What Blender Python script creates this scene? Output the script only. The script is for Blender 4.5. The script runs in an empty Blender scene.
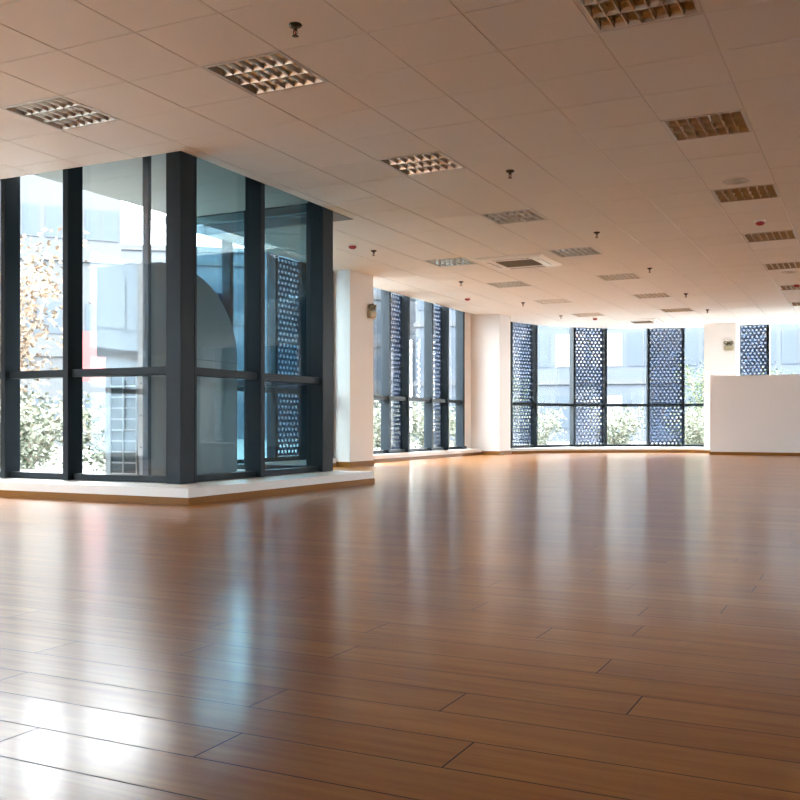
import bpy, bmesh, math, random
from mathutils import Vector, Matrix

random.seed(7)
scene = bpy.context.scene
COL = scene.collection
PI = math.pi

# ------------------------------------------------------------------ camera
cam_data = bpy.data.cameras.new('camera')
cam = bpy.data.objects.new('camera', cam_data)
COL.objects.link(cam)
cam.location = (0, 0, 0.625)
cam.rotation_euler = (PI / 2, 0, math.radians(26.28))
cam_data.sensor_width = 36
cam_data.lens = 964 / 800 * 36
cam_data.shift_y = 24.5 / 800
cam_data.clip_end = 500
scene.camera = cam

# ------------------------------------------------------------------ world
SKY = 8.5
world = bpy.data.worlds.new('overcast_sky')
scene.world = world
world.use_nodes = True
wn = world.node_tree.nodes
bg = wn['Background']
bg.inputs['Color'].default_value = (0.965, 1.0, 1.0, 1)
bg.inputs['Strength'].default_value = SKY

# ------------------------------------------------------------------ view
scene.view_settings.view_transform = 'Standard'
scene.view_settings.look = 'None'
scene.view_settings.gamma = 1
scene.view_settings.use_curve_mapping = False
scene.view_settings.exposure = 2.2
scene.cycles.max_bounces = 14
scene.cycles.diffuse_bounces = 8
scene.cycles.glossy_bounces = 5
scene.cycles.transparent_max_bounces = 24
scene.cycles.sample_clamp_indirect = 12


# sampling portals in the window openings (they give off no light themselves)
def portal(cx, cy, w, dx, dy, z0=0.13, z1=2.9):
    l = bpy.data.lights.new('daylight_portal', 'AREA')
    l.shape = 'RECTANGLE'
    l.size = w
    l.size_y = z1 - z0
    l.cycles.is_portal = True
    o = bpy.data.objects.new('daylight_portal', l)
    COL.objects.link(o)
    o.location = (cx, cy, (z0 + z1) / 2)
    o.rotation_euler = Vector((-dx, -dy, 0)).to_track_quat('Z', 'Y').to_euler()


portal(-7.3, 6.56, 4.0, 0, -1)
portal(-9.34, 0.0, 7.4, 1, 0)
portal(9.04, 10.8, 3.0, -1, 0)
portal(-5.36, 7.65, 2.1, 1, 0)
portal(-7.36, 10.6, 3.3, 1, 0)
portal(-7.65, 15.9, 4.4, 1, 0)
portal(-6.75, 21.3, 2.7, 0.80, -0.60)
portal(-4.9, 23.2, 2.8, 0.35, -0.94)
portal(3.0, 23.54, 12.0, 0, -1)


# ------------------------------------------------------------------ materials
def nodes_of(name):
    m = bpy.data.materials.new(name)
    m.use_nodes = True
    nt = m.node_tree
    return m, nt, nt.nodes['Principled BSDF']


def simple(name, color, rough=0.6, metal=0.0, noise=0.0, scale=6.0, spec=0.5, bump=0.0):
    m, nt, p = nodes_of(name)
    p.inputs['Base Color'].default_value = (*color, 1)
    p.inputs['Roughness'].default_value = rough
    p.inputs['Metallic'].default_value = metal
    p.inputs['Specular IOR Level'].default_value = spec
    if noise or bump:
        tc = nt.nodes.new('ShaderNodeTexCoord')
        n = nt.nodes.new('ShaderNodeTexNoise')
        n.inputs['Scale'].default_value = scale
        n.inputs['Detail'].default_value = 4
        nt.links.new(tc.outputs['Object'], n.inputs['Vector'])
        if noise:
            r = nt.nodes.new('ShaderNodeMapRange')
            r.inputs['To Min'].default_value = 1 - noise
            r.inputs['To Max'].default_value = 1 + noise
            nt.links.new(n.outputs['Fac'], r.inputs['Value'])
            mx = nt.nodes.new('ShaderNodeVectorMath')
            mx.operation = 'SCALE'
            mx.inputs[0].default_value = color
            nt.links.new(r.outputs['Result'], mx.inputs['Scale'])
            nt.links.new(mx.outputs['Vector'], p.inputs['Base Color'])
        if bump:
            b = nt.nodes.new('ShaderNodeBump')
            b.inputs['Strength'].default_value = bump
            b.inputs['Distance'].default_value = 0.002
            nt.links.new(n.outputs['Fac'], b.inputs['Height'])
            nt.links.new(b.outputs['Normal'], p.inputs['Normal'])
    return m


def glass_material(name, tint, base=0.05):
    m = bpy.data.materials.new(name)
    m.use_nodes = True
    nt = m.node_tree
    nt.nodes.clear()
    out = nt.nodes.new('ShaderNodeOutputMaterial')
    mix = nt.nodes.new('ShaderNodeMixShader')
    tr = nt.nodes.new('ShaderNodeBsdfTransparent')
    tr.inputs['Color'].default_value = (*tint, 1)
    gl = nt.nodes.new('ShaderNodeBsdfGlossy')
    gl.inputs['Roughness'].default_value = 0.0
    lw = nt.nodes.new('ShaderNodeLayerWeight')
    lw.inputs['Blend'].default_value = 0.5
    pw = nt.nodes.new('ShaderNodeMath')
    pw.operation = 'POWER'
    pw.inputs[1].default_value = 5.0
    ma = nt.nodes.new('ShaderNodeMath')
    ma.operation = 'MULTIPLY_ADD'
    ma.inputs[1].default_value = 1 - base
    ma.inputs[2].default_value = base
    nt.links.new(lw.outputs['Facing'], pw.inputs[0])
    nt.links.new(pw.outputs[0], ma.inputs[0])
    nt.links.new(ma.outputs[0], mix.inputs['Fac'])
    nt.links.new(tr.outputs[0], mix.inputs[1])
    nt.links.new(gl.outputs[0], mix.inputs[2])
    nt.links.new(mix.outputs[0], out.inputs['Surface'])
    return m


def floor_material():
    m, nt, p = nodes_of('wood_laminate_floor')
    N, L = nt.nodes.new, nt.links.new

    def math_(op, a, b=None, c=None):
        n = N('ShaderNodeMath')
        n.operation = op
        for i, v in enumerate((a, b, c)):
            if v is None:
                continue
            if isinstance(v, (int, float)):
                n.inputs[i].default_value = v
            else:
                L(v, n.inputs[i])
        return n.outputs[0]
    tc = N('ShaderNodeTexCoord')
    sx = N('ShaderNodeSeparateXYZ')
    L(tc.outputs['Object'], sx.inputs[0])
    X, Y = sx.outputs['X'], sx.outputs['Y']
    WID, LEN = 0.1565, 1.21
    yr = math_('DIVIDE', math_('ADD', Y, 20.0 - 0.012), WID)
    row = math_('FLOOR', yr)
    fy = math_('FRACT', yr)
    wn1 = N('ShaderNodeTexWhiteNoise')
    wn1.noise_dimensions = '1D'
    L(row, wn1.inputs['W'])
    off = math_('ADD', math_('MULTIPLY', row, 0.62), math_('MULTIPLY', wn1.outputs['Value'], 0.35))
    xr = math_('ADD', math_('DIVIDE', math_('ADD', X, 30.0), LEN), off)
    colm = math_('FLOOR', xr)
    fx = math_('FRACT', xr)
    cid = N('ShaderNodeCombineXYZ')
    L(row, cid.inputs[0])
    L(colm, cid.inputs[1])
    wn2 = N('ShaderNodeTexWhiteNoise')
    wn2.noise_dimensions = '2D'
    L(cid.outputs[0], wn2.inputs['Vector'])
    # distance to the plank edges in metres
    ey = math_('MULTIPLY', math_('MINIMUM', fy, math_('SUBTRACT', 1.0, fy)), WID)
    ex = math_('MULTIPLY', math_('MINIMUM', fx, math_('SUBTRACT', 1.0, fx)), LEN)
    seam_d = math_('MINIMUM', ey, ex)
    seam = N('ShaderNodeMapRange')
    seam.inputs['From Min'].default_value = 0.0012
    seam.inputs['From Max'].default_value = 0.0030
    L(seam_d, seam.inputs['Value'])
    # grain
    gv = N('ShaderNodeCombineXYZ')
    L(math_('ADD', math_('MULTIPLY', X, 1.6), math_('MULTIPLY', wn2.outputs['Value'], 37.0)), gv.inputs[0])
    L(math_('MULTIPLY', Y, 26.0), gv.inputs[1])
    L(math_('MULTIPLY', wn2.outputs['Value'], 11.0), gv.inputs[2])
    g = N('ShaderNodeTexNoise')
    g.inputs['Scale'].default_value = 1.0
    g.inputs['Detail'].default_value = 6
    g.inputs['Roughness'].default_value = 0.62
    g.inputs['Distortion'].default_value = 0.6
    L(gv.outputs[0], g.inputs['Vector'])
    ramp = N('ShaderNodeValToRGB')
    e = ramp.color_ramp.elements
    e[0].position, e[0].color = 0.30, (0.26, 0.087, 0.009, 1)
    e[1].position, e[1].color = 0.75, (0.41, 0.172, 0.028, 1)
    L(math_('ADD', g.outputs['Fac'], math_('MULTIPLY', math_('SUBTRACT', wn2.outputs['Value'], 0.5), 0.16)), ramp.inputs['Fac'])
    mx = N('ShaderNodeMix')
    mx.data_type = 'RGBA'
    L(seam.outputs['Result'], mx.inputs['Factor'])
    mx.inputs['A'].default_value = (0.045, 0.017, 0.004, 1)
    L(ramp.outputs['Color'], mx.inputs['B'])
    L(mx.outputs['Result'], p.inputs['Base Color'])
    rr = N('ShaderNodeMapRange')
    rr.inputs['To Min'].default_value = 0.165
    rr.inputs['To Max'].default_value = 0.205
    L(g.outputs['Fac'], rr.inputs['Value'])
    ro = math_('ADD', rr.outputs['Result'], math_('MULTIPLY', math_('SUBTRACT', 1.0, seam.outputs['Result']), 0.4))
    L(ro, p.inputs['Roughness'])
    L(math_('MULTIPLY_ADD', seam.outputs['Result'], 0.30, 0.02), p.inputs['Specular IOR Level'])
    # every plank lies at a very slightly different tilt
    wn3 = N('ShaderNodeTexWhiteNoise')
    wn3.noise_dimensions = '2D'
    L(cid.outputs[0], wn3.inputs['Vector'])
    sp = N('ShaderNodeSeparateColor')
    L(wn3.outputs['Color'], sp.inputs[0])
    nv = N('ShaderNodeCombineXYZ')
    L(math_('MULTIPLY', math_('SUBTRACT', sp.outputs[0], 0.5), 0.006), nv.inputs[0])
    L(math_('MULTIPLY', math_('SUBTRACT', sp.outputs[1], 0.5), 0.012), nv.inputs[1])
    nv.inputs[2].default_value = 1.0
    nn = N('ShaderNodeVectorMath')
    nn.operation = 'NORMALIZE'
    L(nv.outputs[0], nn.inputs[0])
    L(nn.outputs[0], p.inputs['Normal'])
    # the lacquer has a sharper and a softer gloss at once
    p2 = N('ShaderNodeBsdfPrincipled')
    for key in ('Base Color', 'Specular IOR Level', 'Normal'):
        L(p.inputs[key].links[0].from_socket, p2.inputs[key])
    p2.inputs['Roughness'].default_value = 0.30
    ms = N('ShaderNodeMixShader')
    ms.inputs['Fac'].default_value = 0.42
    L(p.outputs[0], ms.inputs[1])
    L(p2.outputs[0], ms.inputs[2])
    L(ms.outputs[0], nt.nodes['Material Output'].inputs['Surface'])
    return m


M = {}
M['floor'] = floor_material()
M['ceiling'] = simple('ceiling_tile_white', (0.80, 0.775, 0.75), 0.75, noise=0.015, scale=3, bump=0.15)
M['tbar'] = simple('ceiling_grid_metal', (0.82, 0.80, 0.78), 0.22)
M['wall'] = simple('white_wall_paint', (0.80, 0.78, 0.76), 0.6, noise=0.015, scale=2)
M['ledge'] = simple('white_ledge_stone', (0.80, 0.79, 0.77), 0.35, noise=0.02, scale=9)
M['skirting'] = simple('orange_wood_skirting', (0.25, 0.11, 0.022), 0.4, noise=0.12, scale=14, spec=0.2)
M['frame'] = simple('slate_window_metal', (0.0075, 0.0145, 0.021), 0.45, noise=0.04, scale=4, spec=0.22)
M['frame_dark'] = simple('dark_outdoor_metal', (0.045, 0.075, 0.10), 0.45)
M['glass'] = glass_material('window_glass', (0.93, 0.95, 0.965), 0.045)
M['glass_tint'] = glass_material('blue_tinted_glass', (0.80, 0.885, 0.91), 0.03)
M['glass_dark'] = glass_material('dark_blue_tinted_glass', (0.60, 0.74, 0.80), 0.05)
M['screen'] = simple('blue_perforated_metal', (0.045, 0.085, 0.19), 0.5, noise=0.05, scale=3)
M['alu'] = simple('polished_louvre_aluminium', (0.60, 0.565, 0.52), 0.28, metal=1.0)
M['housing'] = simple('light_housing_white', (0.62, 0.60, 0.57), 0.45)
M['tube'] = simple('unlit_tube_white', (0.85, 0.84, 0.80), 0.3)
M['plastic'] = simple('white_plastic', (0.84, 0.83, 0.81), 0.35)
M['filter'] = simple('brown_grey_filter', (0.27, 0.22, 0.16), 0.7)
M['slot'] = simple('dark_slot', (0.05, 0.05, 0.05), 0.6)
M['red'] = simple('red_detector_plastic', (0.36, 0.018, 0.02), 0.4)
M['bronze'] = simple('dark_sprinkler_metal', (0.06, 0.05, 0.035), 0.35, metal=0.7)
M['bulb'] = simple('red_sprinkler_bulb', (0.5, 0.06, 0.02), 0.2)
M['cream'] = simple('cream_plastic', (0.42, 0.36, 0.23), 0.4)
M['olive'] = simple('olive_lamp_head', (0.14, 0.12, 0.065), 0.35)
M['lens'] = simple('lamp_lens', (0.22, 0.20, 0.14), 0.3)
M['soffit'] = simple('grey_green_soffit_panel', (0.25, 0.275, 0.26), 0.55, noise=0.05, scale=2)
M['sheet'] = simple('blue_grey_sheet_metal', (0.24, 0.285, 0.31), 0.5, metal=0.0, noise=0.06, scale=2)
M['casing'] = simple('pale_outdoor_unit_casing', (0.30, 0.335, 0.35), 0.45)
M['coil'] = simple('dark_teal_coil', (0.02, 0.04, 0.05), 0.5)
M['paving'] = simple('pale_terrace_paving', (0.16, 0.16, 0.155), 0.8, noise=0.1, scale=5)
M['ground'] = simple('pale_concrete_ground', (0.09, 0.093, 0.087), 0.9, noise=0.15, scale=0.4, spec=0.0)
M['bark'] = simple('grey_brown_bark', (0.16, 0.12, 0.09), 0.9, noise=0.2, scale=20)
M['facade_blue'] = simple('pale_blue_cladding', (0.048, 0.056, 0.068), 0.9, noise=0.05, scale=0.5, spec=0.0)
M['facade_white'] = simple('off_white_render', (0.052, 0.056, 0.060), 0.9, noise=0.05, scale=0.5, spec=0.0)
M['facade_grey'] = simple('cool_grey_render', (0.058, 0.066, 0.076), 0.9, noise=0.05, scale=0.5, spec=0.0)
M['facade_pale'] = simple('pale_blue_grey_render', (0.36, 0.46, 0.54), 0.9, noise=0.05, scale=0.5, spec=0.0)
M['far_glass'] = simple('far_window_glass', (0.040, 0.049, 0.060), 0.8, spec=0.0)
M['blind'] = simple('white_blinds', (0.12, 0.12, 0.12), 0.8, spec=0.0)
M['banner'] = simple('faded_red_board', (0.15, 0.05, 0.05), 0.9, spec=0.0)


def leaf_material(name, c1, c2):
    m, nt, p = nodes_of(name)
    oi = nt.nodes.new('ShaderNodeNewGeometry')
    ramp = nt.nodes.new('ShaderNodeValToRGB')
    ramp.color_ramp.elements[0].color = (*c1, 1)
    ramp.color_ramp.elements[1].color = (*c2, 1)
    nt.links.new(oi.outputs['Random Per Island'], ramp.inputs['Fac'])
    nt.links.new(ramp.outputs['Color'], p.inputs['Base Color'])
    p.inputs['Roughness'].default_value = 0.7
    p.inputs['Specular IOR Level'].default_value = 0.1
    return m


M['leaf_green'] = leaf_material('green_leaves', (0.035, 0.055, 0.028), (0.09, 0.11, 0.06))
M['leaf_pale'] = leaf_material('pale_green_leaves', (0.085, 0.10, 0.07), (0.15, 0.155, 0.12))
M['leaf_orange'] = leaf_material('autumn_leaves', (0.11, 0.068, 0.045), (0.14, 0.115, 0.085))


# ------------------------------------------------------------------ mesh helpers
class MB:
    def __init__(self):
        self.v, self.f = [], []

    def add(self, verts, faces):
        k = len(self.v)
        self.v += [tuple(q) for q in verts]
        self.f += [tuple(i + k for i in f) for f in faces]
        return self

    def box(self, x0, x1, y0, y1, z0, z1):
        return self.prism([(x0, y0), (x1, y0), (x1, y1), (x0, y1)], z0, z1)

    def prism(self, poly, z0, z1):
        n = len(poly)
        a = sum(poly[i][0] * poly[(i + 1) % n][1] - poly[(i + 1) % n][0] * poly[i][1] for i in range(n))
        if a < 0:
            poly = poly[::-1]
        vs = [(x, y, z0) for x, y in poly] + [(x, y, z1) for x, y in poly]
        fs = [tuple(range(n - 1, -1, -1)), tuple(range(n, 2 * n))]
        fs += [(i, (i + 1) % n, n + (i + 1) % n, n + i) for i in range(n)]
        return self.add(vs, fs)

    def obox(self, c, t, n, a0, a1, d0, d1, z0, z1):
        """box in a frame: c origin (x,y), t along, n outward; a along, d depth"""
        P = lambda a, d: (c[0] + t[0] * a + n[0] * d, c[1] + t[1] * a + n[1] * d)
        return self.prism([P(a0, d0), P(a1, d0), P(a1, d1), P(a0, d1)], z0, z1)

    def cyl(self, p0, p1, r0, r1=None, n=12, caps=True):
        r1 = r0 if r1 is None else r1
        p0, p1 = Vector(p0), Vector(p1)
        ax = (p1 - p0).normalized()
        u = ax.orthogonal().normalized()
        w = ax.cross(u)
        vs = []
        for p, r in ((p0, r0), (p1, r1)):
            for i in range(n):
                a = 2 * PI * i / n
                vs.append(p + u * (r * math.cos(a)) + w * (r * math.sin(a)))
        fs = [(i, (i + 1) % n, n + (i + 1) % n, n + i) for i in range(n)]
        if caps:
            fs += [tuple(range(n - 1, -1, -1)), tuple(range(n, 2 * n))]
        return self.add(vs, fs)

    def lathe(self, prof, n=16, c=(0, 0)):
        vs, fs = [], []
        m = len(prof)
        for i in range(n):
            a = 2 * PI * i / n
            for r, z in prof:
                vs.append((c[0] + r * math.cos(a), c[1] + r * math.sin(a), z))
        for i in range(n):
            for j in range(m - 1):
                k = ((i + 1) % n) * m
                fs.append((i * m + j, k + j, k + j + 1, i * m + j + 1))
        return self.add(vs, fs)

    def mesh(self, name, mat, bevel=0.0, smooth=False):
        me = bpy.data.meshes.new(name)
        me.from_pydata(self.v, [], self.f)
        if bevel:
            bm = bmesh.new()
            bm.from_mesh(me)
            es = [e for e in bm.edges if len(e.link_faces) == 2 and e.calc_face_angle(0) > 0.7]
            bmesh.ops.bevel(bm, geom=es, offset=bevel, segments=2, affect='EDGES', clamp_overlap=True)
            bm.to_mesh(me)
            bm.free()
        me.materials.append(mat)
        if smooth:
            for q in me.polygons:
                q.use_smooth = True
            me.set_sharp_from_angle(angle=math.radians(40))
        me.update()
        return me

    def build(self, name, mat, parent=None, loc=None, bevel=0.0, smooth=False):
        o = bpy.data.objects.new(name, self.mesh(name, mat, bevel, smooth))
        COL.objects.link(o)
        if parent:
            o.parent = parent
        if loc:
            o.location = loc
        return o


def empty(name, loc=(0, 0, 0), rz=0.0):
    o = bpy.data.objects.new(name, None)
    COL.objects.link(o)
    o.empty_display_size = 0.1
    o.location = loc
    o.rotation_euler = (0, 0, rz)
    return o


def tag(o, label=None, cat=None, group=None, kind=None):
    if label:
        o['label'] = label
    if cat:
        o['category'] = cat
    if group:
        o['group'] = group
    if kind:
        o['kind'] = kind
    return o


def copy_tree(o, parent=None):
    c = o.copy()
    COL.objects.link(c)
    if parent:
        c.parent = parent
        c.matrix_parent_inverse = o.matrix_parent_inverse.copy()
    for ch in list(o.children):
        copy_tree(ch, c)
    return c


def clip(poly, a, b, c):
    """keep a*x + b*y <= c"""
    out = []
    n = len(poly)
    for i in range(n):
        p, q = poly[i], poly[(i + 1) % n]
        dp, dq = a * p[0] + b * p[1] - c, a * q[0] + b * q[1] - c
        if dp <= 0:
            out.append(p)
        if (dp < 0 < dq) or (dq < 0 < dp):
            t = dp / (dp - dq)
            out.append((p[0] + (q[0] - p[0]) * t, p[1] + (q[1] - p[1]) * t))
    return out


# ------------------------------------------------------------------ plan
H = 2.9
XR, YB = 9.0, -4.0          # right wall and wall behind the camera
XL = -9.3                   # left wall beside the camera
CX, CY, RG = -3.45, 19.5, 4.0   # centre and glass radius of the rounded corner
YG = CY + RG                # straight back window line (23.5)


def arc(r, a0, a1, n):
    return [(CX + r * math.cos(math.radians(a0 + (a1 - a0) * i / n)),
             CY + r * math.sin(math.radians(a0 + (a1 - a0) * i / n))) for i in range(n + 1)]


corner_poly = arc(RG + 0.06, 180, 90, 24)
floor_poly = ([(XL, YB), (XR, YB), (XR, YG + 0.06)] + corner_poly[::-1] +
              [(-7.66, CY), (-7.66, 8.75), (XL, 8.75)])
tag(MB().prism(floor_poly, -0.2, 0.0).build('floor', M['floor']), 'glossy brown wood plank floor of the empty room',
    'floor', kind='structure')

# ceiling ----------------------------------------------------------
GX, GY, T = 0.347, -0.466, 0.6
light_cells = ([(-10, k) for k in (9, 21, 25, 29, 33)] + [(-7, k) for k in (9, 13, 17, 21, 25, 29, 33)] +
               [(-3, k) for k in (9, 13, 17, 21, 25, 29, 33)])
edge_poly = arc(RG - 0.135, 180, 90, 24)
pieces = [[(XL, YB), (XR, YB), (XR, 6.383), (XL, 6.383)],
          [(-5.182, 6.383), (XR, 6.383), (XR, 8.89), (-5.182, 8.89)],
          [(-7.20, 8.89), (XR, 8.89), (XR, 13.0), (-7.20, 13.0)],
          [(-7.465, 13.0), (XR, 13.0), (XR, 18.7), (-7.465, 18.7)],
          [(-7.335, 18.7), (XR, 18.7), (XR, CY), (-7.335, CY)],
          [(XR, CY), (XR, YG - 0.135)] + edge_poly[::-1]]


def clip_to(poly, conv):
    n = len(conv)
    for i in range(n):
        (x0, y0), (x1, y1) = conv[i], conv[(i + 1) % n]
        if abs(x1 - x0) + abs(y1 - y0) < 1e-9:
            continue
        # inside is to the left of the edge (ccw)
        a, b = (y1 - y0), -(x1 - x0)
        poly = clip(poly, a, b, a * x0 + b * y0)
        if len(poly) < 3:
            return []
    return poly


tiles = MB()
gx, gy = 0.0055, 0.0034
for i in range(-16, 16):
    for k in range(-7, 42):
        if (i, k) in light_cells:
            continue
        x0, y0 = GX + i * T, GY + k * T
        dz = random.uniform(-0.0008, 0.0008)
        for pc in pieces:
            q = clip_to([(x0 + gx, y0 + gy), (x0 + T - gx, y0 + gy), (x0 + T - gx, y0 + T - gy), (x0 + gx, y0 + T - gy)], pc)
            if len(q) >= 3:
                tiles.prism(q, H + dz, H + 0.016)
ceil = tag(tiles.build('ceiling', M['ceiling']), 'white square tiled suspended ceiling with narrow grooves', 'ceiling', kind='structure')
grid = MB()
for i in range(-16, 16):
    x = GX + i * T
    for pc in pieces:
        q = clip_to([(x - 0.011, YB), (x + 0.011, YB), (x + 0.011, 24), (x - 0.011, 24)], pc)
        if len(q) >= 3:
            grid.prism(q, H + 0.004, H + 0.014)
grid.build('ceiling_grid', M['tbar'], ceil)
roof = MB()
for pc in [[(XL, YB), (XR, YB), (XR, 6.56), (XL, 6.56)], [(-7.13, 6.56), (XR, 6.56), (XR, 8.80), (-7.13, 8.80)],
           [(-7.66, 8.80), (XR, 8.80), (XR, CY), (-7.66, CY)], [(-7.51, CY), (XR, CY), (XR, YG + 0.06)] + corner_poly[::-1]]:
    roof.prism(pc, H + 0.13, H + 0.4)
tag(roof.build('roof', M['ceiling']), 'slab above the suspended ceiling', 'roof', kind='structure')

# plain walls ---------------------------------------------------------
tag(MB().box(XL - 0.2, XR + 0.2, YB - 0.2, YB, -0.2, H + 0.4).build('wall_front', M['wall']), 'plain white wall behind the camera', 'wall', kind='structure')
wr = MB()
wr.box(XR, XR + 0.2, YB, 9.3, -0.2, H + 0.4)
wr.box(XR, XR + 0.2, 12.3, YG + 0.3, -0.2, H + 0.4)
wr.box(XR, XR + 0.2, 9.3, 12.3, -0.2, 0.13)
tag(wr.build('wall_right', M['wall']), 'plain white wall on the right', 'wall', kind='structure')
wl = MB()
for a, b in ((YB, -3.6), (1.9, 2.3), (3.6, 6.5)):
    wl.box(XL - 0.2, XL, a, b, 0, H + 0.4)
wl.box(XL - 0.2, XL, -3.6, 1.9, 0, 0.13)
wl.box(XL - 0.2, XL, 2.3, 3.6, 0, 0.13)
tag(wl.build('wall_left', M['wall']), 'plain white wall on the left', 'wall', kind='structure')


# columns -------------------------------------------------------------
def column(x0, x1, y0, y1, label, sk=0.075):
    r = empty('column', ((x0 + x1) / 2, (y0 + y1) / 2, 0))
    tag(r, label, 'column', kind='structure')
    w, d = (x1 - x0) / 2, (y1 - y0) / 2
    MB().box(-w, w, -d, d, 0, H + 0.1).build('column_shaft', M['wall'], r)
    e = 0.012
    MB().box(-w - e, w + e, -d - e, d + e, 0, sk).build('skirting', M['skirting'], r)
    return r


column(-7.66, -6.92, 12.36, 13.09, 'white square column just behind the glass box with emergency light')
column(-7.66, -6.95, 18.69, 19.36, 'white square column between left windows and curved windows')
column(-3.49, -2.80, 22.6, 23.3, 'white square column rising behind the low partition wall', 0.0 + 0.1)
column(7.0, 7.7, 22.6, 23.3, 'white square column at the far right of the window wall')
# wall strips beside the columns

# low partition -----------------------------------------------------------
pr = empty('partition_wall', (-3.09, 20.80, 0))
tag(pr, 'low pinkish white partition wall standing before the right windows', 'partition', kind='structure')
MB().box(0, 7.0, 0, 0.16, 0, 1.63).build('partition_body', M['wall'], pr, bevel=0.006)
MB().box(-0.012, 7.0, -0.012, 0.172, 0, 0.06).build('skirting', M['skirting'], pr)


# ------------------------------------------------------------------ windows
def window(name, label, nodes, z0=0.13, transom=(1.05, 1.117), fin_depth=0.14, rail=0.055, glass='glass'):
    """nodes: (gx, gy, nx, ny, width, depth): a fin centred on the glass line point, (nx,ny) points into the room"""
    r = empty(name, (nodes[0][0], nodes[0][1], 0))
    tag(r, label, 'window', kind='structure')
    ox, oy = nodes[0][0], nodes[0][1]
    for (x, y, nx, ny, w, d) in nodes:
        if w <= 0:
            continue
        t = (-ny, nx)
        MB().obox((x - ox, y - oy), t, (nx, ny), -w / 2, w / 2, -0.04, d, z0, H + 0.13).build('mullion', M['frame'], r, bevel=0.003)
    for j in range(len(nodes) - 1):
        a, b = nodes[j], nodes[j + 1]
        dx, dy = b[0] - a[0], b[1] - a[1]
        L = math.hypot(dx, dy)
        t = (dx / L, dy / L)
        n = (-t[1], t[0])
        if n[0] * (a[2] + b[2]) + n[1] * (a[3] + b[3]) < 0:
            n = (-n[0], -n[1])
        c = (a[0] - ox, a[1] - oy)
        a0, a1 = a[4] / 2, L - b[4] / 2
        MB().obox(c, t, n, a0, a1, -0.03, 0.085, z0, z0 + rail).build('bottom_rail', M['frame'], r)
        if b[4] <= 0:
            MB().obox(c, t, n, a0 - 0.004, a1 + 0.004, -0.006, 0.006, z0 + rail - 0.004, H + 0.084).build('pane', M[glass], r)
            continue
        MB().obox(c, t, n, a0, a1, -0.03, 0.10, *transom).build('transom', M['frame'], r, bevel=0.003)
        MB().obox(c, t, n, a0, a1, -0.03, 0.02, H + 0.08, H + 0.13).build('top_rail', M['frame'], r)
        MB().obox(c, t, n, a0 - 0.004, a1 + 0.004, -0.006, 0.006, z0 + rail - 0.004, transom[0] + 0.004).build('pane', M[glass], r)
        MB().obox(c, t, n, a0 - 0.004, a1 + 0.004, -0.006, 0.006, transom[1] - 0.004, H + 0.084).build('pane', M[glass], r)
    return r


# glass box, front face (glass on y=6.52, fins towards the camera)
window('window_1', 'dark framed front glazing of the glass box at left',
       [(XL + 0.04, 6.52, 0, -1, 0.08, 0.14), (-8.25, 6.52, 0, -1, 0.066, 0.14), (-7.2585, 6.52, 0, -1, 0.064, 0.14), (-6.477, 6.52, 0, -1, 0.066, 0.14),
        (-5.2625, 6.52, 0, -1, 0.155, 0.14)])
# glass box, side face (glass on x=-5.325)
window('window_2', 'dark framed side glazing of the glass box at left',
       [(-5.325, 6.578, 1, 0, 0.035, 0.14), (-5.325, 7.581, 1, 0, 0.068, 0.14), (-5.325, 8.785, 1, 0, 0.21, 0.14)], glass='glass_tint')
# glass box, rear face
window('window_3', 'bluish framed rear glazing seen through the glass box',
       [(-5.40, 8.80, 0, 1, 0.08, 0.06), (-6.21, 8.80, 0, 1, 0.07, 0.06), (-7.30, 8.80, 0, 1, 0.08, 0.06)], glass='glass_dark')
# window wall between box and first column
window('window_4', 'window wall behind the glass box up to the first column',
       [(-7.30, 8.86, 1, 0, 0.06, 0.1), (-7.30, 9.85, 1, 0, 0.06, 0.1), (-7.30, 10.85, 1, 0, 0.06, 0.1), (-7.30, 11.65, 1, 0, 0.06, 0.1), (-7.30, 12.33, 1, 0, 0.06, 0.1)], glass='glass_tint')
# left windows between the columns
window('window_5', 'tall left window bays between the two white columns',
       [(-7.60, 13.12, 1, 0, 0.06, 0.05), (-7.60, 14.75, 1, 0, 0.06, 0.13), (-7.60, 15.50, 1, 0, 0.06, 0.13), (-7.60, 16.52, 1, 0, 0.06, 0.13),
        (-7.60, 17.27, 1, 0, 0.06, 0.13), (-7.60, 18.05, 1, 0, 0.08, 0.13), (-7.60, 18.30, 1, 0, 0.0, 0.0)])  # last narrow pane is added to let daylight onto the second column
tag(MB().box(-7.66, -7.58, 18.30, 18.69, 0, H + 0.13).build('wall_back', M['wall']), 'white wall strip beside the second column', 'wall', kind='structure')



window('window_8', 'side windows beside the camera', [(XL, y, 1, 0, 0.07, 0.1) for y in (-3.57, -2.2, -0.8, 0.6, 1.87)])
window('window_9', 'narrow side window beside the glass box', [(XL, y, 1, 0, 0.07, 0.1) for y in (2.33, 3.57)])


window('window_added', 'unseen side windows added in the right wall to brighten the partition', [(XR, y, -1, 0, 0.07, 0.1) for y in (9.34, 10.8, 12.26)])  # out-of-view opening added to bring daylight onto the partition
# curved back windows
def on_arc(deg, w, d=0.14):
    a = math.radians(deg)
    return (CX + RG * math.cos(a), CY + RG * math.sin(a), -math.cos(a), -math.sin(a), w, d)


arc_deg = [168.6, 155.0, 138.3, 126.2, 111.0, 99.2, 88.6 + 1.2]
window('window_6', 'curved row of tall windows across the far corner',
       [on_arc(a, 0.06) for a in arc_deg], z0=0.10)
back = [-2.86, -2.20, -1.07, -0.41, 0.72, 1.38, 2.51, 3.17, 4.34, 5.03, 6.13, 6.79]
window('window_7', 'straight back windows seen over the low partition wall',
       [(x, YG, 0, -1, 0.055, 0.14) for x in back] + [(8.96, YG, 0, -1, 0.06, 0.14)], z0=0.10)

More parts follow.
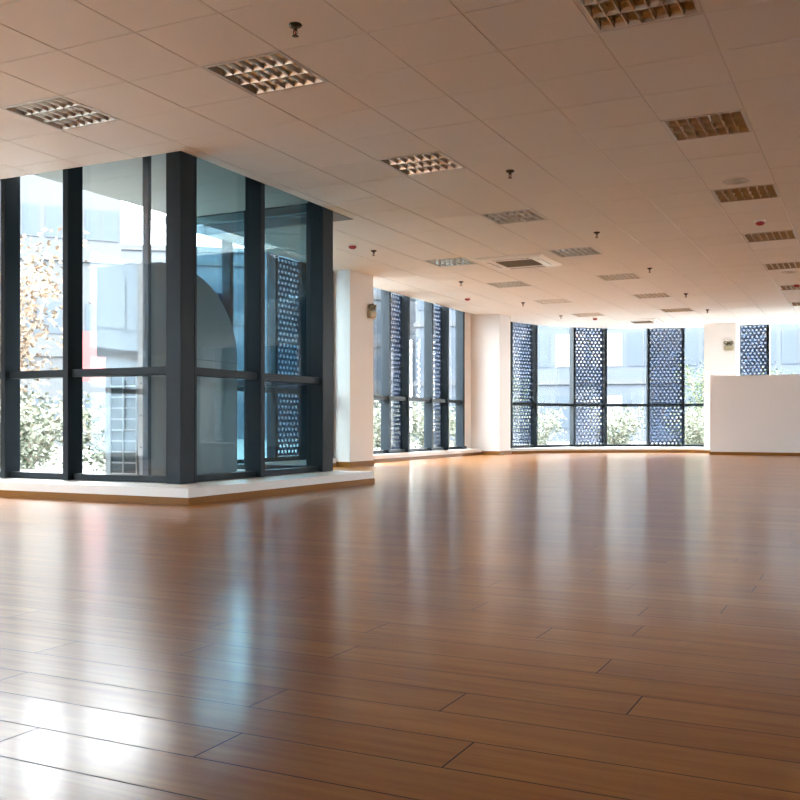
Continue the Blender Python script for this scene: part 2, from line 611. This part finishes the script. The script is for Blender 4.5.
# wall stub between column 2 and the curved window
stub = MB()
stub.prism([(-7.6, 19.36), (-6.99, 19.36), (-7.05, 19.6), (-7.40, 20.28), (-7.62, 20.28)], 0, H + 0.1)
tag(MB().prism([(-7.62, 19.3), (-7.35, 19.3), (-7.35, 20.24), (-7.46, 20.24), (-7.62, 20.2)], 0, H + 0.1).build('wall_rear', M['wall']),
    'white wall strip beside the curved windows', 'wall', kind='structure')


# ------------------------------------------------------------------ ledges with wooden skirting
def ledge(name, label, poly, front, z=0.127, sk=0.057, out=0.008):
    o = tag(MB().prism(poly, 0, z).build(name, M['ledge'], bevel=0.0), label, 'window ledge', kind='structure')
    s = MB()
    n = len(front)
    # offset polyline outward: thin strip following the front
    off = []
    for i in range(n):
        ds = []
        for j in (i - 1, i):
            if 0 <= j < n - 1:
                dx, dy = front[j + 1][0] - front[j][0], front[j + 1][1] - front[j][1]
                l = math.hypot(dx, dy)
                ds.append((dy / l, -dx / l))
        if len(ds) == 2:
            bx, by = ds[0][0] + ds[1][0], ds[0][1] + ds[1][1]
            k = 2 / (bx * bx + by * by)
            off.append((front[i][0] + bx * k * out, front[i][1] + by * k * out))
        else:
            off.append((front[i][0] + ds[0][0] * out, front[i][1] + ds[0][1] * out))
    for i in range(n - 1):
        s.prism([front[i], front[i + 1], off[i + 1], off[i]], 0, sk)
    s.build('skirting', M['skirting'], o)
    return o


ledge('trim_1', 'white ledge with wood skirting around the glass box',
      [(XL, 5.96), (-4.77, 5.96), (-4.77, 9.03), (-7.40, 9.03), (-7.40, 8.60), (-5.40, 8.60), (-5.40, 6.62), (XL, 6.62)],
      [(XL, 5.96), (-4.77, 5.96), (-4.77, 9.03), (-5.3, 9.03)])
ledge('trim_2', 'white ledge under the left windows between the columns',
      [(-7.64, 13.09), (-7.33, 13.09), (-7.33, 18.69), (-7.64, 18.69)], [(-7.33, 13.09), (-7.33, 18.69)])
inner = [(-6.95, 19.42), (-6.62, 19.98), (-6.17, 20.50), (-5.62, 21.0), (-5.02, 21.42), (-4.42, 21.76), (-3.9, 21.95), (-3.4, 22.0), (-3.0, 21.9), (-2.9, 21.6), (9.0, 21.6)]
ledge('trim_3', 'white ledge curving below the far windows',
      inner + [(9.0, YG + 0.05)] + arc(RG + 0.05, 90, 178, 24) + [(-7.45, 19.40)],
      inner[:10], z=0.10)
ledge('trim_4', 'white ledge beneath the rear window wall behind the box',
      [(-7.36, 9.03), (-7.15, 9.03), (-7.15, 12.36), (-7.36, 12.36)], [(-7.15, 9.03), (-7.15, 12.36)])

# ceiling recess beyond the box, its shade put into a flat grey panel
tag(MB().box(-7.2, -5.19, 8.90, 9.34, H - 0.006, H + 0.004).build('trim_5', simple('recess_shade_grey', (0.16, 0.165, 0.18), 0.5)),
    'flat grey panel for the shaded ceiling recess behind the glass box', 'panel', kind='structure')


# ------------------------------------------------------------------ perforated screens
def perf_mesh(width, height, px=0.0915, pz=0.0758, rx=0.0245, rz=0.0255, th=0.004):
    mb = MB()
    rows = int(height / pz)
    cols = int(width / px)
    pz = height / rows
    px = width / (cols + 0.5)
    cs = [(math.cos(2 * PI * k / 8), math.sin(2 * PI * k / 8)) for k in range(8)]
    for r in range(rows):
        zc = (r + 0.5) * pz
        sh = 0.5 * px if r % 2 else 0.0
        for c in range(cols):
            xc = sh + (c + 0.5) * px - width / 2
            hx, hz = px / 2, pz / 2
            rim = [(hx, 0), (hx, hz), (0, hz), (-hx, hz), (-hx, 0), (-hx, -hz), (0, -hz), (hx, -hz)]
            vs = []
            for yy in (0, th):
                vs += [(xc + a, yy, zc + b) for a, b in rim] + [(xc + rx * a, yy, zc + rz * b) for a, b in cs]
            fs = []
            for k in range(8):
                k2 = (k + 1) % 8
                fs.append((k, k2, 8 + k2, 8 + k))
                fs.append((16 + k2, 16 + k, 24 + k, 24 + k2))
                fs.append((8 + k, 8 + k2, 24 + k2, 24 + k))
            mb.add(vs, fs)
        x0 = -width / 2 if r % 2 else width / 2 - 0.5 * px
        mb.box(x0, x0 + 0.5 * px, 0, th, r * pz, (r + 1) * pz)
    return mb.mesh('perforated_sheet', M['screen'])


PM = {}


def screen(cx, cy, ang, width, label, z0=0.06, h=2.86):
    key = round(width, 2)
    if (key, h) not in PM:
        PM[key, h] = perf_mesh(key, h)
    r = empty('perforated_screen', (cx, cy, z0), ang)
    tag(r, label, 'screen', 'perforated metal screens outside the windows')
    o = bpy.data.objects.new('perforated_sheet', PM[key, h])
    COL.objects.link(o)
    o.parent = r
    w = key / 2
    for s in (-1, 1):
        MB().box(s * w - 0.01, s * w + 0.01, -0.003, 0.012, 0, h).build('edge_rail', M['screen'], r)
    return r


def arc_screen(d0, d1, label, R=4.02):
    a, b = math.radians(d0), math.radians(d1)
    p, q = (CX + R * math.cos(a), CY + R * math.sin(a)), (CX + R * math.cos(b), CY + R * math.sin(b))
    w = math.hypot(q[0] - p[0], q[1] - p[1])
    screen((p[0] + q[0]) / 2, (p[1] + q[1]) / 2, math.atan2(q[1] - p[1], q[0] - p[0]), w - 0.04, label)


arc_screen(168.6, 155.0, 'blue perforated metal screen beside the second white column')
arc_screen(138.3, 126.2, 'blue perforated metal screen in the middle of the curved windows')
arc_screen(111.0, 99.2, 'blue perforated metal screen left of the low partition')
screen(-2.53, YG + 0.025, 0, 0.60, 'blue perforated metal screen above the low partition wall')
for i in range(2, 11, 2):
    screen((back[i] + back[i + 1]) / 2, YG + 0.025, 0, 0.62, 'blue perforated metal screen further right along the back windows')
screen(-7.625, 15.12, PI / 2, 0.68, 'blue perforated metal screen in left windows nearer the first column')
screen(-7.625, 16.89, PI / 2, 0.68, 'blue perforated metal screen in left windows nearer the second column')
screen(-7.33, 11.25, PI / 2, 0.74, 'perforated metal screen seen through the side of glass box')
screen(-7.33, 9.36, PI / 2, 0.9, 'lower perforated metal screen seen through the corner bay of glass box', 0.06, 2.2)

screen(-7.33, 11.88, PI / 2, 0.40, 'narrow perforated metal screen added to dim the daylight on the first column')  # added to cut the daylight reaching the first column

# ------------------------------------------------------------------ ceiling fittings


def make_light():
    r = empty('ceiling_light', (0, 0, H))
    w = 0.278
    hb = MB()
    top = 0.10
    hb.box(-w, w, -w, w, top - 0.004, top)
    for s in (-1, 1):
        hb.box(s * w - 0.006, s * w + 0.006, -w, w, 0, top)
        hb.box(-w, w, s * w - 0.006, s * w + 0.006, 0, top)
    hb.build('housing', M['housing'], r)
    fr = MB()
    e, o = 0.272, 0.296
    for s in (-1, 1):
        x = sorted((s * e, s * o))
        fr.box(x[0], x[1], -o, o, -0.003, 0.006)
        fr.box(-e, e, x[0], x[1], -0.003, 0.006)
    fr.build('frame', M['housing'], r)
    rw = 2 * 0.272 / 3
    for k in range(3):
        yc = (k - 1) * rw
        rf = MB()
        # parabolic side reflectors of one trough
        for s in (-1, 1):
            prof = [(rw / 2 * s, 0.0), (rw / 2 * s * 0.90, 0.022), (rw / 2 * s * 0.72, 0.046), (rw / 2 * s * 0.45, 0.062)]
            vs, fs = [], []
            for x in (-0.27, 0.27):
                vs += [(x, yc + a, z) for a, z in prof]
            fs = [(i, i + 1, 5 + i, 4 + i) for i in range(3)]
            rf.add(vs, fs)
        rf.build('reflector', M['alu'], r)
        lv = MB()
        for j in range(1, 7):
            x = -0.272 + 0.544 * j / 7
            y0, y1 = yc - rw / 2 + 0.002, yc + rw / 2 - 0.002
            lv.add([(x - 0.002, y0, 0.0), (x + 0.002, y0, 0.0), (x - 0.010, y0, 0.026), (x + 0.010, y0, 0.026),
                    (x - 0.002, y1, 0.0), (x + 0.002, y1, 0.0), (x - 0.010, y1, 0.026), (x + 0.010, y1, 0.026)],
                   [(0, 4, 5, 1), (0, 2, 6, 4), (1, 5, 7, 3), (2, 3, 7, 6), (0, 1, 3, 2), (4, 6, 7, 5)])
        lv.build('louvre', M['alu'], r)
        tb = MB()
        tb.cyl((-0.262, yc, 0.068), (0.262, yc, 0.068), 0.0085, n=10)
        tb.build('tube', M['tube'], r, smooth=True)
    return r


light_labels = {
    (-10, 9): 'square louvred ceiling light over the front glazing, leftmost in the picture',
    (-10, 21): 'square louvred ceiling light left of the air conditioner cassette',
    (-10, 25): 'square louvred ceiling light just behind the air conditioner cassette',
    (-10, 29): 'square louvred ceiling light above the white corner column',
    (-10, 33): 'thin looking louvred ceiling light before the middle perforated screen',
    (-7, 9): 'large square louvred ceiling light beyond the nearest sprinkler, above the glass box',
    (-7, 13): 'square louvred ceiling light just right of the glass box top',
    (-7, 17): 'square louvred ceiling light in front of the air conditioner cassette',
    (-7, 21): 'square louvred ceiling light right of the air conditioner cassette',
    (-7, 25): 'square louvred ceiling light behind the one beside the cassette',
    (-7, 29): 'small louvred ceiling light farther back in the middle row',
    (-7, 33): 'farthest louvred ceiling light of the middle row, near the curved windows',
    (-3, 9): 'large louvred ceiling light cut by the top of the picture',
    (-3, 13): 'dark louvred ceiling light in the right row next behind the cut one',
    (-3, 17): 'dark louvred ceiling light touching the round ceiling plate',
    (-3, 21): 'dark louvred ceiling light behind the red detector at right',
    (-3, 25): 'dark louvred ceiling light at right edge before the farther round plate',
    (-3, 29): 'dark louvred ceiling light at right edge beside the farther red detector',
    (-3, 33): 'farthest dark louvred ceiling light at the right picture edge'}
proto_light = make_light()
for q, (i, k) in enumerate(light_cells):
    o = proto_light if q == 0 else copy_tree(proto_light)
    o.location = (GX + (i + 0.5) * T, GY + (k + 0.5) * T, H)
    tag(o, light_labels[(i, k)], 'ceiling light', 'square louvred ceiling lights')


def make_cassette(x, y, size, label):
    r = empty('air_conditioner_cassette', (x, y, H))
    tag(r, label, 'air conditioner')
    s, g = size / 2, size * 0.27
    pn = MB()
    z0, z1 = -0.035, -0.001
    # panel ring: sloping outer lip, flat face, opening for the grille
    ring = [(s, z1), (s, -0.012), (s - 0.05, z0), (g + 0.025, z0), (g, z0 + 0.012)]
    vs, fs = [], []
    for a, z in ring:
        vs += [(-a, -a, z), (a, -a, z), (a, a, z), (-a, a, z)]
    for j in range(len(ring) - 1):
        for c in range(4):
            d = (c + 1) % 4
            fs.append((4 * j + c, 4 * j + d, 4 * j + 4 + d, 4 * j + 4 + c))
    pn.add(vs, fs)
    pn.build('panel', M['plastic'], r)
    MB().box(-g, g, -g, g, z0 + 0.006, z0 + 0.014).build('intake_filter', M['filter'], r)
    gl = MB()
    for j in range(9):
        yy = -g + 2 * g * (j + 0.5) / 9
        gl.box(-g, g, yy - 0.004, yy + 0.004, z0 - 0.001, z0 + 0.006)
    gl.build('intake_grille', M['filter'], r)
    a = (g + s) / 2
    for c in range(4):
        ang = c * PI / 2
        f = empty('air_outlet')
        bpy.data.objects.remove(f)
        sl = MB().box(-g, g, a - 0.022, a + 0.022, z0 - 0.0015, z0 + 0.002).build('outlet_slot', M['slot'], r)
        sl.rotation_euler = (0, 0, ang)
        fl = MB()
        fl.add([(-g + 0.01, a - 0.024, z0 - 0.006), (g - 0.01, a - 0.024, z0 - 0.006), (g - 0.01, a + 0.014, z0 - 0.001), (-g + 0.01, a + 0.014, z0 - 0.001),
                (-g + 0.01, a - 0.024, z0 - 0.009), (g - 0.01, a - 0.024, z0 - 0.009), (g - 0.01, a + 0.014, z0 - 0.004), (-g + 0.01, a + 0.014, z0 - 0.004)],
               [(0, 1, 2, 3), (7, 6, 5, 4), (0, 4, 5, 1), (1, 5, 6, 2), (2, 6, 7, 3), (3, 7, 4, 0)])
        fo = fl.build('outlet_flap', M['plastic'], r)
        fo.rotation_euler = (0, 0, ang)
    return r


make_cassette(-4.46, 12.78, 0.95, 'white square air conditioner cassette in the middle of the ceiling')
make_cassette(-4.60, 21.25, 0.80, 'farther white air conditioner cassette close to the curved windows')


def make_sprinkler():
    r = empty('sprinkler', (0, 0, H))
    MB().lathe([(0.0, 0.0), (0.036, 0.0), (0.040, -0.006), (0.030, -0.016), (0.012, -0.022), (0.0, -0.022)], 18).build('escutcheon', M['bronze'], r, smooth=True)
    b = MB()
    b.cyl((0, 0, -0.02), (0, 0, -0.036), 0.011, n=10)
    for s in (-1, 1):
        b.cyl((s * 0.011, 0, -0.034), (s * 0.013, 0, -0.05), 0.0028, n=6)
        b.cyl((s * 0.013, 0, -0.05), (0, 0, -0.066), 0.0028, n=6)
    b.build('frame_arms', M['bronze'], r)
    MB().cyl((0, 0, -0.036), (0, 0, -0.062), 0.0035, n=8).build('bulb', M['bulb'], r)
    d = MB().cyl((0, 0, -0.066), (0, 0, -0.069), 0.016, n=14)
    for k in range(8):
        a = k * PI / 4
        d.box(0.016 * math.cos(a) - 0.003, 0.016 * math.cos(a) + 0.003, 0.016 * math.sin(a) - 0.003, 0.016 * math.sin(a) + 0.003, -0.069, -0.066)
    d.build('deflector', M['bronze'], r)
    return r


sprinklers = [(-2.96, 4.65, 'nearest dark sprinkler head hanging in front of the largest left light'),
              (-0.50, 8.20, 'dark sprinkler head at the right picture edge'),
              (-2.94, 8.18, 'dark sprinkler head hanging between the middle and right light rows'),
              (-5.89, 11.15, 'dark sprinkler head in front of the first white column'),
              (-2.96, 11.25, 'sprinkler head hanging right of the light before the cassette'),
              (-2.95, 14.17, 'sprinkler head past the cassette, in the open stretch right of the middle lights'),
              (-2.96, 17.21, 'sprinkler head right of the far middle row lights'),
              (-2.99, 19.79, 'farthest sprinkler head, near the column behind the partition'),
              (-5.92, 14.18, 'sprinkler head above the left windows'),
              (-5.90, 17.13, 'sprinkler head in front of the white corner column'),
              (-5.90, 19.53, 'sprinkler head close to the curved windows at left')]
ps = make_sprinkler()
for q, (x, y, lab) in enumerate(sprinklers):
    o = ps if q == 0 else copy_tree(ps)
    o.location = (x, y, H)
    tag(o, lab, 'sprinkler', 'ceiling sprinkler heads')


def make_detector():
    r = empty('smoke_detector', (0, 0, H))
    MB().lathe([(0.0, 0.0), (0.058, 0.0), (0.060, -0.008), (0.054, -0.014), (0.0, -0.014)], 24).build('base_plate', M['plastic'], r, smooth=True)
    MB().lathe([(0.0, -0.014), (0.046, -0.014), (0.046, -0.034), (0.040, -0.044), (0.020, -0.052), (0.0, -0.053)], 24).build('sensor_head', M['red'], r, smooth=True)
    v = MB()
    for k in range(12):
        a = k * PI / 6
        v.cyl((0.0462 * math.cos(a), 0.0462 * math.sin(a), -0.018), (0.0462 * math.cos(a), 0.0462 * math.sin(a), -0.032), 0.004, n=6)
    v.build('vent_ribs', M['red'], r)
    return r


pd = make_detector()
for q, (x, y, lab) in enumerate([(-5.95, 10.69, 'red smoke detector on ceiling beside the glass box end'),
                                 (-6.58, 16.06, 'red smoke detector on ceiling over the left windows'),
                                 (-5.37, 20.27, 'red smoke detector on ceiling by the curved windows'),
                                 (-1.16, 11.44, 'red smoke detector between two dark lights of right row'),
                                 (-1.15, 16.84, 'red smoke detector at the right picture edge')]):
    o = pd if q == 0 else copy_tree(pd)
    o.location = (x, y, H)
    tag(o, lab, 'smoke detector', 'red ceiling smoke detectors')


def make_plate():
    r = empty('ceiling_speaker', (0, 0, H))
    MB().lathe([(0.0, -0.004), (0.085, -0.004), (0.105, -0.010), (0.120, -0.006), (0.124, 0.0)], 30).build('rim', M['housing'], r, smooth=True)
    g = MB()
    for k in range(4):
        ra = 0.02 + k * 0.018
        g.lathe([(ra, -0.004), (ra + 0.003, -0.0075), (ra + 0.006, -0.004)], 24)
    g.build('grille_rings', M['housing'], r)
    return r


pp = make_plate()
for q, (x, y, lab) in enumerate([(-1.17, 9.47, 'round ceiling speaker plate just before the dark light at upper right'),
                                 (-1.15, 15.47, 'farther round ceiling speaker plate at the right edge')]):
    o = pp if q == 0 else copy_tree(pp)
    o.location = (x, y, H)
    tag(o, lab, 'speaker', 'round ceiling plates')


# ------------------------------------------------------------------ emergency lights
def emergency(x, y, z, rz, label):
    r = empty('emergency_light', (x, y, z), rz)     # local -y points away from the wall
    tag(r, label, 'emergency light', 'twin spot emergency lights')
    MB().box(-0.10, 0.10, -0.065, -0.001, -0.115, 0.0).build('battery_box', M['cream'], r, bevel=0.012)
    MB().box(-0.05, 0.05, -0.05, -0.012, 0.0, 0.02).build('lamp_bar', M['olive'], r, bevel=0.004)
    for s in (-1, 1):
        h = MB().lathe([(0.0, 0.045), (0.022, 0.045), (0.036, 0.025), (0.043, -0.01), (0.047, -0.02), (0.040, -0.022)], 20)
        ho = h.build('lamp_head', M['olive'], r, smooth=True)
        ho.location = (s * 0.055, -0.055, 0.06)
        ho.rotation_euler = (math.radians(-78), 0, s * 0.25)
        l = MB().lathe([(0.0, -0.026), (0.02, -0.024), (0.041, -0.019), (0.041, -0.014)], 20).build('lens', M['lens'], ho, smooth=True)
    i = MB()
    for k in range(3):
        i.cyl((-0.03 + k * 0.03, -0.064, -0.09), (-0.03 + k * 0.03, -0.068, -0.09), 0.005, n=8)
    i.build('indicator', M['olive'], r)
    return r


emergency(-6.92, 12.98, 2.355, PI / 2, 'cream twin spot emergency light on the first white column')
emergency(-2.95, 22.6, 2.39, 0, 'twin spot emergency light on the column behind the partition')

# ------------------------------------------------------------------ terrace behind the glass box
tag(MB().box(XL - 4.0, -5.34, 6.56, 8.76, -0.25, 0.06).build('terrace_floor', M['paving']), 'pale paving of the terrace behind the glass', 'floor', kind='structure')
sf = MB()
for j in range(4):
    y0 = 6.50 + j * 0.575
    sf.box(-7.13, -5.25, y0, min(y0 + 0.571, 8.78), H + 0.082, H + 0.128)
tag(sf.build('soffit', M['soffit']), 'grey green metal soffit over the terrace', 'soffit', kind='structure')
po = empty('steel_post', (-5.735, 6.60, 0.06))
tag(po, 'slim dark steel post outside the glass box corner', 'post')
MB().box(-0.032, 0.032, -0.02, 0.02, 0.008, H + 0.022).build('shaft', M['frame_dark'], po)
MB().box(-0.07, 0.07, -0.03, 0.07, 0.0, 0.01).build('base_plate', M['frame_dark'], po)

# outdoor unit with curved discharge hood
ou = empty('outdoor_unit', (-6.375, 7.74, 0.06))
tag(ou, 'pale outdoor air conditioning unit with grille and curved hood on terrace', 'air conditioner')
x0, x1, y0, y1 = -0.245, 0.245, -0.72, 0.75
ZC = 1.22
MB().box(x0, x1, y0, y1, 0.06, ZC).build('casing', M['casing'], ou, bevel=0.012)
ft = MB()
for yy in (y0 + 0.1, y1 - 0.18):
    ft.box(x0 + 0.02, x1 - 0.02, yy, yy + 0.08, 0.0, 0.06)
ft.build('mounting_feet', M['frame_dark'], ou)
MB().box(x0 + 0.085, x1 - 0.085, y0 - 0.004, y0 + 0.02, 0.10, 1.03).build('coil', M['coil'], ou)
gr = MB()
for k in range(10):
    z = 0.10 + 0.93 * k / 9
    gr.box(x0 + 0.075, x1 - 0.075, y0 - 0.016, y0 - 0.003, z - 0.007, z + 0.007)
for xx in (x0 + 0.08, -0.006, x1 - 0.09):
    gr.box(xx, xx + 0.011, y0 - 0.018, y0 - 0.003, 0.10, 1.03)
gr.build('coil_guard', M['casing'], ou)
sc_ = MB()
for z in (0.35, 0.65, 0.95):
    sc_.cyl((x1 - 0.04, y0 - 0.006, z), (x1 - 0.04, y0 + 0.004, z), 0.008, n=8)
sc_.build('screw', M['frame_dark'], ou)
# hood: quarter-round duct swept across the width
prof = [(y0 + 0.02, ZC), (y0 + 0.02, ZC + 0.86)]
cyh, czh, ry, rzh = y0 + 0.45, ZC, y1 - 0.02 - (y0 + 0.45), 0.90
prof += [(y0 + 0.22, ZC + 0.895)]
for k in range(0, 15):
    a = PI / 2 * (1 - k / 14)
    prof.append((cyh + ry * math.cos(a), czh + rzh * math.sin(a)))
hd = MB()
n = len(prof)
vs = [(x0 - 0.12, a, b) for a, b in prof] + [(x1 + 0.01, a, b) for a, b in prof]
hd.add(vs, [(i, i + 1, n + i + 1, n + i) for i in range(n - 1)] + [tuple(range(n - 1, -1, -1)), tuple(range(n, 2 * n)), (n - 1, 0, n, 2 * n - 1)])
hd.build('discharge_hood', M['sheet'], ou, smooth=True)


# ------------------------------------------------------------------ outdoors
GZ = -0.35
tag(MB().box(-90, 60, -30, 110, GZ - 0.3, GZ).build('ground', M['ground']), 'pale ground outside the building', 'ground', kind='structure')


def tree_meshes(seed, height, spread, trunk_h, n_leaf, leaf, n_branch=9, tr=0.09):
    rnd = random.Random(seed)
    t = MB()
    tips = []
    t.cyl((0, 0, 0), (0.05, 0, trunk_h), tr, tr * 0.7, n=8)
    for b in range(n_branch):
        a = 2 * PI * b / n_branch + rnd.uniform(-0.4, 0.4)
        z0 = trunk_h * rnd.uniform(0.55, 1.0)
        p = Vector((0.05 * z0 / trunk_h, 0, z0))
        rr, k = tr * 0.5, 3
        for s in range(k):
            q = p + Vector((math.cos(a) * spread / k * rnd.uniform(0.6, 1.0), math.sin(a) * spread / k * rnd.uniform(0.6, 1.0),
                            (height - z0) / k * rnd.uniform(0.5, 1.05)))
            t.cyl(p, q, rr, rr * 0.65, n=6)
            tips.append(q)
            tips.append((p + q) / 2)
            p, rr = q, rr * 0.65
            a += rnd.uniform(-0.5, 0.5)
    lf = MB()
    for i in range(n_leaf):
        c = rnd.choice(tips)
        c = c + Vector((rnd.gauss(0, 1), rnd.gauss(0, 1), rnd.gauss(0, 0.8))) * (spread * 0.24)
        if c.z < 0.1:
            continue
        u = Vector((rnd.uniform(-1, 1), rnd.uniform(-1, 1), rnd.uniform(-0.7, 0.7))).normalized()
        w = u.orthogonal().normalized()
        w = (w * math.cos(rnd.uniform(0, 6.28)) + u.cross(w) * math.sin(rnd.uniform(0, 6.28))).normalized()
        L, W = leaf * rnd.uniform(0.7, 1.3), leaf * 0.32
        f = u.cross(w) * (W * 0.35)
        lf.add([c - u * L / 2, c + w * W + f, c + u * L / 2, c - w * W + f], [(0, 1, 2), (0, 2, 3)])
    return t, lf


protos = {}


def tree(kind, x, y, s, rz, label, cat='tree', group='trees outside the windows'):
    spec = {'tree': (3, 5.2, 1.9, 1.7, 3000, 0.17, 'leaf_green', 10, 0.10), 'pale': (5, 4.6, 1.6, 1.4, 2200, 0.16, 'leaf_pale', 9, 0.08),
            'autumn': (8, 6.5, 2.0, 2.4, 1900, 0.20, 'leaf_orange', 10, 0.11), 'shrub': (11, 1.55, 0.75, 0.35, 1500, 0.10, 'leaf_pale', 12, 0.035)}[kind]
    if kind not in protos:
        t, lf = tree_meshes(*spec[:6], n_branch=spec[7], tr=spec[8])
        r = empty('shrub' if kind == 'shrub' else 'tree')
        t.build('trunk', M['bark'], r)
        lf.build('foliage', M[spec[6]], r)
        protos[kind] = r
        o = r
    else:
        o = copy_tree(protos[kind])
    o.location = (x, y, GZ)
    o.scale = (s, s, s)
    o.rotation_euler = (0, 0, rz)
    tag(o, label, cat, group)


G2 = 'shrubs outside the windows'
# behind the glass box
tree('autumn', -20.3, 17.8, 0.95, 0.3, 'orange leaved tree seen through the upper glass box pane')
tree('pale', -17.0, 11.2, 0.8, 1.2, 'pale green tree beyond the glass box, left of the unit')
for (x, y, s, rz, lab) in [(-10.7, 9.2, 1.0, 0.2, 'thin pale shrub outside the leftmost visible pane of the glass box'),
                           (-13.2, 12.2, 1.0, 1.9, 'pale shrub behind the left mullion of the glass box'),
                           (-10.8, 11.7, 0.95, 2.6, 'pale shrub beside the grille of the outdoor unit')]:
    tree('shrub', x, y, s, rz, lab, 'shrub', G2)
# left windows
for (x, y, s, rz, lab) in [(-10.0, 17.6, 1.0, 0.7, 'pale shrub outside left window next to the first column'),
                           (-10.3, 20.2, 1.1, 2.0, 'pale shrub outside the middle left window bay'),
                           (-10.2, 22.6, 1.0, 3.1, 'pale shrub outside left window next to the second column')]:
    tree('shrub', x, y, s, rz, lab, 'shrub', G2)
# curved windows
for (x, y, s, rz, lab) in [(-11.4, 27.5, 0.95, 0.0, 'pale shrub low outside the first curved window pane'),
                           (-9.1, 27.6, 1.0, 1.5, 'pale shrub low behind the middle perforated screen'),
                           (-6.9, 28.6, 1.05, 2.2, 'pale shrub low outside the wide curved window pane'),
                           (-5.4, 31.6, 1.05, 0.9, 'pale shrub behind the screen left of the partition'),
                           (-4.4, 28.6, 1.0, 2.9, 'pale shrub low outside the last curved window pane')]:
    tree('shrub', x, y, s, rz, lab, 'shrub', G2)
tree('tree', -13.0, 36.0, 0.55, 0.4, 'green tree standing outside the first curved window pane')
tree('tree', -5.6, 38.0, 0.62, 2.4, 'green tree outside the narrow pane left of the last column')
tree('tree', -2.9, 37.5, 0.58, 1.1, 'green tree top seen over the partition, right of the screen')
tree('pale', 0.6, 38.5, 0.60, 2.1, 'pale tree top seen over the partition at the picture edge')


def building(name, x, y, rz, w, d, floors, fh, wall, label, bays, win_h=1.5, blinds=(), win='far_glass'):
    r = empty(name, (x, y, GZ), rz)
    tag(r, label, 'building')
    hgt = floors * fh + 0.6
    MB().box(-w / 2, w / 2, 0, d, 0, hgt).build('wall', M[wall], r)
    MB().box(-w / 2 - 0.15, w / 2 + 0.15, -0.15, d + 0.15, hgt, hgt + 0.35).build('parapet', M['facade_white'], r)
    first = {}
    bw = w / bays
    for f in range(floors):
        MB().box(-w / 2 - 0.1, w / 2 + 0.1, -0.14, 0.0, f * fh + fh - 0.28, f * fh + fh).build('floor_band', M['facade_white'], r)
        for b in range(bays):
            key = (f, b) in blinds
            xx = -w / 2 + (b + 0.5) * bw
            if key not in first:
                wo = MB().box(-bw * 0.42, bw * 0.42, -0.05, 0.02, 0, win_h).build('window', M['blind' if key else win], r)
                MB().box(-0.03, 0.03, -0.07, -0.04, 0, win_h).build('window_bar', M['facade_white'], wo)
                first[key] = wo
            else:
                wo = copy_tree(first[key], r)
            wo.location = (xx, 0, f * fh + 0.75)


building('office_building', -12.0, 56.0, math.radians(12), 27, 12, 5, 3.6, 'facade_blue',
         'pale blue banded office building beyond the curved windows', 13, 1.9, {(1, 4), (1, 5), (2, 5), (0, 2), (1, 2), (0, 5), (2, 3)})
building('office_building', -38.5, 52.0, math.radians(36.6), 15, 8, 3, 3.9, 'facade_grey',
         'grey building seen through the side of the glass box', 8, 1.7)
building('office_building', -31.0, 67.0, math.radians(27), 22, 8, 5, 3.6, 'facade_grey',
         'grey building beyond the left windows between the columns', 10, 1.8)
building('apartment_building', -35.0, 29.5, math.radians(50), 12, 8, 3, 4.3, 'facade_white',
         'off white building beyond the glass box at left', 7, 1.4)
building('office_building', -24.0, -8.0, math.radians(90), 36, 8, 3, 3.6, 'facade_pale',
         'unseen pale building added across from the left side windows to tone their reflection', 10, 1.8, win='facade_pale')  # added out of view to tone the pane reflection and side daylight
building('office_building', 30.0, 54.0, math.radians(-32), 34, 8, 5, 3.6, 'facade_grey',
         'unseen grey building added far to the right to dim reflections in the glass box', 12, 1.8)  # added out of view, replaces bright sky in the side glass reflection
rb = empty('hoarding_board', (-16.8, 17.4, GZ), math.radians(44))
tag(rb, 'faded red board standing behind the shrubs beside the outdoor unit', 'board')
MB().box(-0.5, 0.5, -0.02, 0.02, 2.0, 3.2).build('board', M['banner'], rb)
for s in (-0.4, 0.4):
    MB().box(s - 0.04, s + 0.04, 0.02, 0.09, 0, 3.2).build('post', M['frame_dark'], rb)
